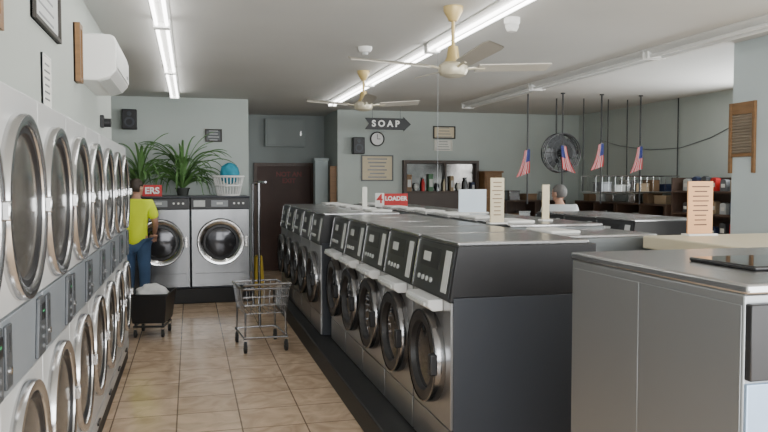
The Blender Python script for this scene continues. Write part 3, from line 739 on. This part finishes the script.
t=thing('washboard','old brown wooden washboard with two legs and ribbed centre on the right wall end','washboard',(4.66,(y0+y1)/2,zb)); w=(y1-y0)/2; h=zt-zb
MB().box(-.022,0,-w,-w+.035,-.10,h).box(-.022,0,w-.035,w,-.10,h).box(-.018,0,-w+.035,w-.035,h*.80,h).box(-.018,0,-w+.035,w-.035,h*.08,h*.14).build('frame',M['wood'],t,bevel=.003)
poly=[(0,h*.14)]; n_=13
for k in range(n_):
    z=h*.14+(h*.66)*k/n_; dz=h*.66/n_; poly+=[(-.005,z),(-.014,z+dz*.35),(-.014,z+dz*.65),(-.005,z+dz*.95)]
poly.append((0,h*.80))
MB().prism(poly,'y',-w+.035,w-.035).build('ribbed_plate',M['ribs'],t,smooth=False)
def cabinet(label,x0,x1,y0,y1,H,mt):
    t=thing('wooden_cabinet',label,'cabinet',((x0+x1)/2,y1,0)); w=(x1-x0)/2; D=y1-y0
    MB().box(-w,w,-D+.02,0,0,H).build('body',mt,t,bevel=.005)
    MB().box(-w-.02,w+.02,-D-.01,0,H,H+.03).build('top',mt,t,bevel=.005)
    for s in (-1,1):
        a,b=sorted((s*.01,s*(w-.02))); d=MB().box(a,b,-D,-D+.02,.08,H-.04).build('door',mt,t,bevel=.005)
        MB().lathe([(.012,0),(.016,.02),(0,.026)],(s*.05,-D,H*.6),(0,-1,0),12).build('knob',M['chrome'],d)
cabinet('tall brown wooden cabinet on the back wall right of the wall case',4.95,5.27,12.15,12.49,1.78,M['wood'])
def shelving(label,short,loc,rz,w,H,spec,seed):
    D=.40; mt=Matrix.Translation(V(loc))@Matrix.Rotation(rz,4,'Z')
    t=thing('open_shelving',label,'shelf',loc,rz)
    for s in (-1,1): MB().box(s*w-.015,s*w+.015,-D,0,0,H).build('side_panel',M['darkwood'],t)
    MB().box(-.015,.015,-D,0,0,H-.025).build('divider',M['darkwood'],t); MB().box(-w,w,-.01,0,0,H).build('back_panel',M['darkwood'],t)
    for z in (.10,.50,.90,H): MB().box(-w,w,-D,0,z-.025,z).build('shelf',M['darkwood'],t)
    rn=random.Random(seed)
    for z,zn,row in spec:
        for x,m_,cn in row:
            hh=rn.uniform(.08,.17) if zn=='top' else rn.uniform(.12,.24); ww=rn.uniform(.07,.13)
            p=mt@V((x*w,-.2,z))
            o=thing('storage_box','%s box on the %s of the %s'%(cn,zn,short),'box',p,rz+rn.uniform(-.15,.15),'boxes on the '+short)
            MB().box(-ww,ww,-.12,.12,0,hh).build('body',M[m_],o,bevel=.006); MB().box(-ww-.006,ww+.006,-.126,.126,hh,hh+.02).build('lid',M[m_],o,bevel=.004)
shelving('low dark open shelving in the far right back corner','corner shelving',(5.88,12.49,0),0,.56,1.30,
  [(.90,'upper shelf',[(-.68,'brownbox','brown'),(-.28,'satin','steel'),(.28,'greyp','grey'),(.68,'tan','tan')]),(1.30,'top',[(-.66,'satin','steel'),(-.1,'brownbox','brown'),(.60,'label','pale grey')])],3)
shelving('far unit of dark low shelving along the right wall, below the wire rack','far right wall shelving',(6.925,11.25,0),-PI/2,.62,1.30,
  [(.90,'upper shelf',[(-.68,'greyp','grey'),(-.28,'brownbox','brown'),(.28,'satin','steel'),(.68,'tan','tan')]),(1.30,'top',[(-.60,'brownbox','brown'),(.0,'label','pale grey'),(.55,'satin','steel')])],8)
shelving('near unit of dark low shelving along the right wall, below the wire rack','near right wall shelving',(6.925,9.93,0),-PI/2,.62,1.30,
  [(.90,'upper shelf',[(-.68,'brownbox','brown'),(-.28,'satin','steel'),(.28,'greyp','grey'),(.68,'label','pale grey')]),(1.30,'top',[(-.55,'satin','steel'),(.05,'brownbox','brown'),(.60,'tan','tan')])],5)
def display():
    t=thing('display_shelf','dark open shelf stocked with packets on the right wall behind the peach card','shelf',(6.92,8.6,0))
    MB().box(-.36,0,-.62,-.59,0,1.68).build('side_panel',M['darkwood'],t); MB().box(-.36,0,.59,.62,0,1.68).build('side_panel',M['darkwood'],t)
    MB().box(-.01,0,-.59,.59,0,1.68).build('back_panel',M['darkwood'],t)
    for z in (.1,.5,.9,1.2,1.5): MB().box(-.35,-.01,-.59,.59,z-.025,z).build('shelf',M['darkwood'],t)
    cs=[('red','red'),('slate','slate'),('navy','navy'),('label','pale grey'),('tan','tan'),('greyp','grey')]; rn=random.Random(2); n=0
    for z,zn in ((.9,'third'),(1.2,'fourth'),(1.5,'top')):
        for k in range(6):
            c=cs[(n+k)%6]; y=-.48+.19*k; hh=rn.uniform(.13,.2)
            o=thing('detergent_packet','%s detergent packet on the %s shelf of the dark display'%(c[1],zn),'packet',(6.92-.2,8.6+y,z),0,'detergent packets on the display shelf')
            MB().prism([(-.06,0),(.06,0),(.055,hh*.9),(.0,hh),(-.055,hh*.9)],'x',-.04,.04).build('carton',M[c[0]],o,bevel=.004)
            MB().box(-.042,-.04,-.035,.035,hh*.3,hh*.6).build('label_panel',M['paper'],o)
        n+=2
display()
pts=[onX(x,y,6.92) for x,y in ((600,140),(620,146),(650,150),(680,148),(710,138),(729,128))]
o=MB().tube(pts,.006,6).build('wall_cable',M['greyp']); tag(o,'thin dark cable sagging along the right wall behind the flags','cable')
# ------------------------------------------------------------------ people
def evalmesh(o):
    dg=bpy.context.evaluated_depsgraph_get(); dg.update(); me=bpy.data.meshes.new_from_object(o.evaluated_get(dg)); bpy.data.objects.remove(o); return me
def skin(vs,es,rs,lv=2):
    me=bpy.data.meshes.new('s'); me.from_pydata([tuple(v) for v in vs],es,[]); o=bpy.data.objects.new('s',me); COL.objects.link(o)
    o.modifiers.new('k','SKIN'); sv=me.skin_vertices[0].data
    for i,r in enumerate(rs):
        sv[i].radius=(r,r) if not isinstance(r,tuple) else r; sv[i].use_root=(i==0)
    s=o.modifiers.new('u','SUBSURF'); s.levels=lv; s.render_levels=lv
    return evalmesh(o)
def person(label,loc,rz,arms,lean,shirt,hairm,turn=0,knee=.02,nod=0,sw=1.0):
    sl,cl=math.sin(lean),math.cos(lean)
    def tb(x,z,y=0): return V((x,(z-.93)*sl+y*cl,.93+(z-.93)*cl-y*sl))
    arms={n:[tb(*(a[0],a[1],a[2])) for a in arms[n]] for n in arms}
    J={'pel':((0,0,.93),.12),'wai':(tb(0,1.08),.113),'che':(tb(0,1.27),.13),'nec':(tb(0,1.42),.058),'hea':(tb(0,1.50,.02),.055)}
    E=[('pel','wai'),('wai','che'),('che','nec'),('nec','hea')]
    for s,n in ((-1,'l'),(1,'r')):
        J['hip'+n]=((s*.09,0,.86),.085); J['kne'+n]=((s*.10,knee,.48),.056); J['ank'+n]=((s*.10,-.02,.08),.038); J['toe'+n]=((s*.11,.10,.04),.034)
        J['sho'+n]=(tb(s*.18,1.365),.056); J['elb'+n]=(arms[n][0],.042); J['wri'+n]=(arms[n][1],.027)
        E+=[('pel','hip'+n),('hip'+n,'kne'+n),('kne'+n,'ank'+n),('ank'+n,'toe'+n),('che','sho'+n),('sho'+n,'elb'+n),('elb'+n,'wri'+n)]
    ks=list(J); me=skin([J[k][0] for k in ks],[(ks.index(a),ks.index(b)) for a,b in E],[J[k][1] for k in ks])
    m=MB().addmesh(me)
    for n,s in (('l',-1),('r',1)):
        e=V(arms[n][0]); w=V(arms[n][1]); d=(w-e).normalized(); side=d.cross(V((0,0,1))).normalized(); dn=side.cross(d)
        pc=w+d*.05
        for q in (-1,0,1):
            if abs(d.y)>.5: m.ell(pc+side*q*.022,.024,.045,.018,10,8)
            else: m.ell(pc+side*q*.022,.024,.02,.045,10,8)
        for k,(o,L) in enumerate(((-.033,.062),(-.011,.075),(.011,.072),(.033,.056))):
            b=w+d*.085+side*o; m.tube([b-d*.02,b+d*L*.5,b+d*L*.85-dn*.02,b+d*L-dn*.035],[.0105,.010,.009,.0075],8)
        q=w+d*.03-side*s*.03; m.tube([q,q-side*s*.025+d*.025,q-side*s*.03+d*.055],[.013,.011,.009],8)
    hc=tb(0,1.565,.035); Rt=Matrix.Rotation(turn,4,'Z')@Matrix.Rotation(-nod,4,'X')
    def hp(p): return hc+(Rt@V(p))
    h=MB(); h.ell((0,0,.015),.074,.094,.095,20,14); h.ell((0,.02,-.045),.056,.07,.07,16,10); h.ell((0,.098,-.012),.013,.02,.02,10,8)
    for s in (-1,1): h.ell((s*.075,-.005,-.005),.012,.02,.03,10,8)
    for v in h.bm.verts: v.co=hp(v.co)
    tm=bpy.data.meshes.new('h'); h.bm.to_mesh(tm); h.bm.free(); m.addmesh(tm)
    o=m.build('tmp',M['skin']); r=o.modifiers.new('r','REMESH'); r.mode='VOXEL'; r.voxel_size=.0085
    sm=o.modifiers.new('sm','SMOOTH'); sm.factor=.5; sm.iterations=4
    me=evalmesh(o); me.name='person'
    if not me.materials: me.materials.append(M['skin'])
    for p in me.polygons: p.use_smooth=True
    B=bpy.data.objects.new('person',me); COL.objects.link(B); B.location=loc; B.rotation_euler=(0,0,rz); tag(B,label,'person')
    S={'a':((0,-.005,.82),.168*sw),'a2':((0,0,.95),.160*sw),'b':(tb(0,1.10),.152*sw),'c':(tb(0,1.27),.162*sw),'d':(tb(0,1.395),.082)}
    SE=[('a','a2'),('a2','b'),('b','c'),('c','d')]
    for s,n in ((-1,'l'),(1,'r')):
        sh=tb(s*.18,1.365); el=V(arms[n][0]); S['s'+n]=(sh,.078); S['e'+n]=(sh.lerp(el,.78),.068); SE+=[('c','s'+n),('s'+n,'e'+n)]
    ks=list(S); me=skin([S[k][0] for k in ks],[(ks.index(a),ks.index(b)) for a,b in SE],[S[k][1] for k in ks])
    MB().addmesh(me).build('shirt',shirt,B)
    T={'a':((0,0,.93),.135)}; TE=[]
    for s,n in ((-1,'l'),(1,'r')):
        T['h'+n]=((s*.092,0,.85),.102); T['k'+n]=((s*.10,knee,.48),.074); T['f'+n]=((s*.10,-.02,.09),.062); TE+=[('a','h'+n),('h'+n,'k'+n),('k'+n,'f'+n)]
    ks=list(T); me=skin([T[k][0] for k in ks],[(ks.index(a),ks.index(b)) for a,b in TE],[T[k][1] for k in ks])
    MB().addmesh(me).build('jeans',M['jeans'],B)
    for s in (-1,1):
        q=MB().ell((s*.105,.04,.048),.046,.135,.048,18,12)
        for v in q.bm.verts: v.co.z=max(0,v.co.z)
        q.build('shoe',M['shoe'],B)
    hr=MB().ell((0,-.014,.028),.084,.104,.100,22,14); bm=hr.bm
    bmesh.ops.delete(bm,geom=[v for v in bm.verts if (v.co.y>.040 and v.co.z<.06) or v.co.z<-.060 or (v.co.y>.0 and v.co.z<.01)],context='VERTS')
    for v in bm.verts: v.co=hp(v.co)
    hr=hr.build('hair',hairm,B); sd=hr.modifiers.new('s','SOLIDIFY'); sd.thickness=.016; sd.offset=-1
    ey=MB()
    for s in (-1,1): ey.ell(hp((s*.03,.082,.012)),.011,.008,.007,10,8)
    ey.build('eyes',M['eye'],B)
    MB().ell(hp((0,.083,-.055)),.022,.008,.006,10,8).build('mouth',M['lip'],B)
    return B
p1=person('person in a bright yellow shirt and blue jeans standing before the left back washer',(-.655,9.74,0),R(-14),{'l':((-.22,1.12,.08),(-.13,1.00,.30)),'r':((.23,1.12,.06),(.15,.98,.27))},.03,M['yellowshirt'],M['hair'],R(-25),nod=R(8),sw=.95)
p1.scale=(.985,.985,.985)
p2=person('person in a pale grey shirt standing behind the washers, seen from behind',(4.36,8.28,0),R(-20),{'l':((-.25,1.10,.12),(-.17,1.00,.36)),'r':((.25,1.10,.12),(.17,1.00,.36))},R(16),M['greyshirt'],M['greyhair'],R(45),nod=R(5))
p2.scale=(.96,.96,.96)
# ------------------------------------------------------------------ lights
def area(name,loc,rot,sx,sy,e,col=(1,1,1)):
    l=bpy.data.lights.new(name,'AREA'); l.shape='RECTANGLE'; l.size=sx; l.size_y=sy; l.energy=e; l.color=col
    o=bpy.data.objects.new(name,l); COL.objects.link(o); o.location=loc; o.rotation_euler=rot; return o
area('shopfront_daylight',(2.8,-1.1,1.6),(R(90),0,0),6.5,2.2,430,(.985,1,1))
area('side_highlight_fill',(6.85,2.2,1.7),(R(90),0,R(90)),3.5,1.9,180,(.985,1,1))  # added fill lamp for steel highlights and left side; no window modelled here
area('rear_fill',(6.85,7.0,2.0),(R(90),0,R(90)),2.0,1.2,150,(.975,.995,1))  # added fill lamp that brightens the back of the room, not a window
w=bpy.data.worlds.new('world'); SC.world=w; w.use_nodes=True
w.node_tree.nodes['Background'].inputs[0].default_value=(.95,.98,1,1); w.node_tree.nodes['Background'].inputs[1].default_value=.6
